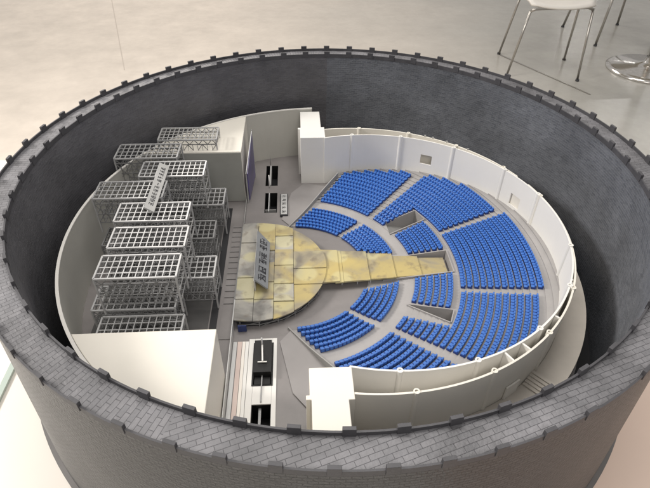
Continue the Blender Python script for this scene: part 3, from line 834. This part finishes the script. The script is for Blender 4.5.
# ------------------------------------------------------------------ steel grid towers
def tower(x0, x1, y0, y1, ztop, h, nx, ny, lab, legs_z=None, m='metal', mg='metal'):
    """box frame with a gridded top, trussed sides and four legs"""
    z0 = ztop - h
    t = thing('grid_tower', ((x0 + x1) / 2, (y0 + y1) / 2, z0), lab, 'grid tower', 'steel grid towers behind the stage')
    w = .0056
    b = MB()
    b.bar((x0, y0, ztop), (x1, y0, ztop), w); b.bar((x0, y1, ztop), (x1, y1, ztop), w)
    b.bar((x0, y0, ztop), (x0, y1, ztop), w); b.bar((x1, y0, ztop), (x1, y1, ztop), w)
    b.obj('top_frame', m, t)
    b = MB(); g = .0030
    for i in range(1, nx): x = x0 + (x1 - x0) * i / nx; b.bar((x, y0, ztop - .001), (x, y1, ztop - .001), g)
    for j in range(1, ny): y = y0 + (y1 - y0) * j / ny; b.bar((x0, y, ztop - .0015), (x1, y, ztop - .0015), g)
    b.obj('top_grid', mg, t)
    for x, y in ((x0, y0), (x1, y0), (x0, y1), (x1, y1)):
        MB().bar((x, y, z0), (x, y, ztop - .003), .0052).obj('leg', m, t)
    b = MB(); zb = ztop - .022; gg = .0025
    n = nx
    for yy in (y0, y1):
        b.bar((x0, yy, zb), (x1, yy, zb), .003)
        for i in range(n):
            xa, xb = x0 + (x1 - x0) * i / n, x0 + (x1 - x0) * (i + 1) / n
            b.bar((xa, yy, zb if i % 2 else ztop), (xb, yy, ztop if i % 2 else zb), gg)
    for xx in (x0, x1):
        b.bar((xx, y0, zb), (xx, y1, zb), .003)
        for j in range(ny):
            ya, yb = y0 + (y1 - y0) * j / ny, y0 + (y1 - y0) * (j + 1) / ny
            b.bar((xx, ya, zb if j % 2 else ztop), (xx, yb, ztop if j % 2 else zb), gg)
    b.obj('side_truss', 'truss_dark', t)
    # lower deck ring with cross bracing and a second lighter grid
    b = MB(); zl = z0 + h * .30
    b.bar((x0, y0, zl), (x1, y0, zl), .0026); b.bar((x0, y1, zl), (x1, y1, zl), .0026)
    b.bar((x0, y0, zl), (x0, y1, zl), .0026); b.bar((x1, y0, zl), (x1, y1, zl), .0026)
    for i in range(1, nx, 1):
        x = x0 + (x1 - x0) * i / nx; b.bar((x, y0, zl), (x, y1, zl), .0023)
    for j in range(1, ny): y = y0 + (y1 - y0) * j / ny; b.bar((x0, y, zl), (x1, y, zl), .0023)
    b.obj('lower_grid', 'truss_dark', t)
    q = max(2, nx // 3)
    for i in range(q):
        xa, xb = x0 + (x1 - x0) * i / q, x0 + (x1 - x0) * (i + 1) / q
        for yy in (y0, y1):
            b = MB(); b.bar((xa, yy, zl), (xb, yy, zb), gg); b.bar((xb, yy, zl), (xa, yy, zb), gg)
            for m_ in range(3): xm = xa + (xb - xa) * m_ / 3; b.bar((xm, yy, zl), (xm, yy, zb), .0019)
            b.obj('brace', 'truss_dark', t)
    b = MB(); zm = z0 + h * .55
    for a_, c_ in (((x0, y0), (x1, y0)), ((x0, y1), (x1, y1)), ((x0, y0), (x0, y1)), ((x1, y0), (x1, y1))): b.bar((*a_, zm), (*c_, zm), .0028)
    for i in range(1, nx): x = x0 + (x1 - x0) * i / nx; b.bar((x, y0, zm), (x, y1, zm), .0024)
    for j in range(1, ny): y = y0 + (y1 - y0) * j / ny; b.bar((x0, y, zm), (x1, y, zm), .0024)
    b.obj('middle_grid', 'truss_dark', t)
    return t
UZ, LZ, HH = -.2, -.358, .153
tower(-.722, -.472, .528, .641, UZ, HH, 13, 4, 'upper steel grid tower farthest back, against the far cream block')
tower(-.870, -.617, .378, .495, UZ, HH, 12, 4, 'upper steel grid tower at the back left, above the dark gap')
tower(-.740, -.492, .236, .347, UZ, HH, 12, 4, 'upper steel grid tower under the top end of the long nameplate')
tower(-.876, -.625, .090, .202, UZ, HH, 12, 4, 'upper steel grid tower at the far left, beside the middle of the long nameplate')
tower(-.763, -.514, -.052, .056, UZ, HH, 12, 4, 'upper steel grid tower under the lower end of the long nameplate')
tower(-.748, -.500, -.196, -.088, UZ, HH, 12, 4, 'upper steel grid tower second from the near cream block')
tower(-.751, -.503, -.342, -.234, UZ, HH, 12, 4, 'upper steel grid tower nearest the near cream block')
tower(-.700, -.418, .556, .669, LZ, SZ + 1.03 - (LZ + 1.03) + .0 if False else (LZ - SZ - .001), 13, 4, 'small lower steel grid tower at the back right beside the far cream block', m='metal')
tower(-.690, -.434, .262, .381, LZ, LZ - SZ - .001, 12, 4, 'lower steel grid tower below the middle ones, its right end towards the purple screen')
tower(-.690, -.426, -.179, -.067, LZ, LZ - SZ - .001, 12, 4, 'lower steel grid tower whose right end shows right of the nearest upper tower')
tower(-.804, -.536, -.322, -.210, LZ, LZ - SZ - .001, 12, 4, 'lower steel grid tower seen through the nearest upper tower')
tower(-.760, -.500, -.460, -.352, LZ, LZ - SZ - .001, 12, 4, 'lower steel grid tower hugging the side of the near cream block')
tower(-.700, -.450, .040, .150, LZ, LZ - SZ - .001, 12, 4, 'lower dark steel grid tower in the middle of the stage left side', m='truss_dark', mg='truss_dark')
tower(-.860, -.600, .010, .120, LZ, LZ - SZ - .001, 12, 4, 'lower dark steel grid tower at the far left by the curved drum wall', m='truss_dark', mg='truss_dark')
tower(-.800, -.560, .410, .520, LZ, LZ - SZ - .001, 12, 4, 'lower dark steel grid tower under the back left upper tower', m='truss_dark', mg='truss_dark')

# ------------------------------------------------------------------ chairs and bistro table in the hall
def legbar(b, p, q, r=.017): b.tube([p, q], r, 12)
ch = thing('chair', (2.4, 4.4, FZ), 'white shell chair on slim steel legs, nearest behind the round model', 'chair', 'white chairs in the hall', theatre=False)
SH = -.60
F = {'A': ((2.064, 4.896, FZ), (2.02, 4.46, SH)), 'B': ((1.966, 4.141, FZ), (2.015, 4.02, SH - .02)), 'C': ((2.825, 4.689, FZ), (2.62, 4.33, SH)), 'D': ((2.725, 4.054, FZ), (2.676, 4.10, SH - .01))}
F['A'] = ((2.064, 4.86, FZ), (2.014, 4.42, SH)); F['C'] = ((2.80, 4.69, FZ), (2.57, 4.20, SH))
for k, (p, q) in F.items():
    b = MB(); b.tube([p, q], .0125, 12); b.obj('leg', 'leg', ch, theatre=False)
    b = MB(); b.tube([(p[0], p[1], FZ), (p[0], p[1], FZ + .02)], .02, 12); b.obj('foot', 'ink', ch, theatre=False)
b = MB(); b.tube([(2.02, 4.02, SH - .02), (2.06, 4.02, SH + .0), (2.30, 4.06, SH + .0), (2.62, 4.10, SH), (2.676, 4.10, SH - .02)], .014, 12); b.obj('cross_bar', 'leg', ch, theatre=False)
# seat shell: a shallow dished sheet with a raised back
b = MB(); nu, nv = 12, 16; G = []
for j in range(nv + 1):
    t_ = j / nv; row_ = []
    for i in range(nu + 1):
        s_ = i / nu * 2 - 1
        if t_ < .6: y = 4.00 + t_ / .6 * .62; z = SH + .03 - .05 * math.sin(t_ / .6 * math.pi) * (1 - s_ * s_) + (.02 * s_ * s_)
        else: tt = (t_ - .6) / .4; y = 4.62 + .20 * tt; z = SH + .03 + .75 * tt
        if t_ < .08: z -= .03 * (1 - t_ / .08)
        wd = .36 * (1 - .25 * max(0, (t_ - .5))) * (1 - .10 * max(0, .15 - t_) / .15)
        row_.append(b.bm.verts.new((2.345 + s_ * wd + .0 * t_, y + .06 * (1 - t_) * s_ * s_, z)))
    G.append(row_)
for j in range(nv):
    for i in range(nu):
        f = b.bm.faces.new((G[j][i], G[j][i + 1], G[j + 1][i + 1], G[j + 1][i])); f.smooth = True
o = b.obj('seat_shell', 'chair', ch, theatre=False); md = o.modifiers.new('thick', 'SOLIDIFY'); md.thickness = .022

c2 = thing('chair', (3.6, 5.6, FZ), 'farther steel legged chair at the top edge, only its legs in view', 'chair', 'white chairs in the hall', theatre=False)
for p, q in (((3.215, 5.947), (3.30, 5.86)), ((3.368, 5.194), (3.43, 5.25)), ((4.017, 6.068), (3.95, 5.98)), ((4.17, 5.32), (4.10, 5.38))):
    b = MB(); b.tube([(p[0], p[1], FZ), (q[0], q[1], SH)], .015, 12); b.obj('leg', 'leg', c2, theatre=False)
    b = MB(); b.tube([(p[0], p[1], FZ), (p[0], p[1], FZ + .02)], .021, 12); b.obj('foot', 'ink', c2, theatre=False)
b = MB(); b.prism([(3.26, 5.16), (4.14, 5.24), (4.02, 5.98), (3.24, 5.90)], SH, SH + .03); b.obj('seat_shell', 'chair', c2, theatre=False, bevel=.012)
b = MB(); b.prism([(3.27, 5.90), (4.0, 5.97), (3.98, 6.02), (3.26, 5.95)], SH + .03, SH + .7); b.obj('backrest', 'chair', c2, theatre=False, bevel=.012)

tb = thing('bistro_table', (3.66, 4.40, FZ), 'round chrome pedestal table base at the right edge of the hall floor', 'table', theatre=False)
b = MB(); b.lathe([(.001, FZ), (.45, FZ), (.452, FZ + .02), (.40, FZ + .045), (.16, FZ + .055), (.07, FZ + .10), (.055, FZ + .14), (.001, FZ + .14)], (3.66, 4.40), 64, closed=False)
b.obj('base_plate', 'chrome', tb, theatre=False)
b = MB(); b.tube([(3.66, 4.40, FZ + .1), (3.66, 4.40, FZ + 1.2)], .05, 24); b.obj('pole', 'chrome', tb, theatre=False)
b = MB(); b.lathe([(.001, FZ + 1.2), (.55, FZ + 1.2), (.55, FZ + 1.24), (.001, FZ + 1.24)], (3.66, 4.40), 64); b.obj('table_top', 'chair', tb, theatre=False)

for o in bpy.data.objects:
    if '_o' in o: del o['_o']
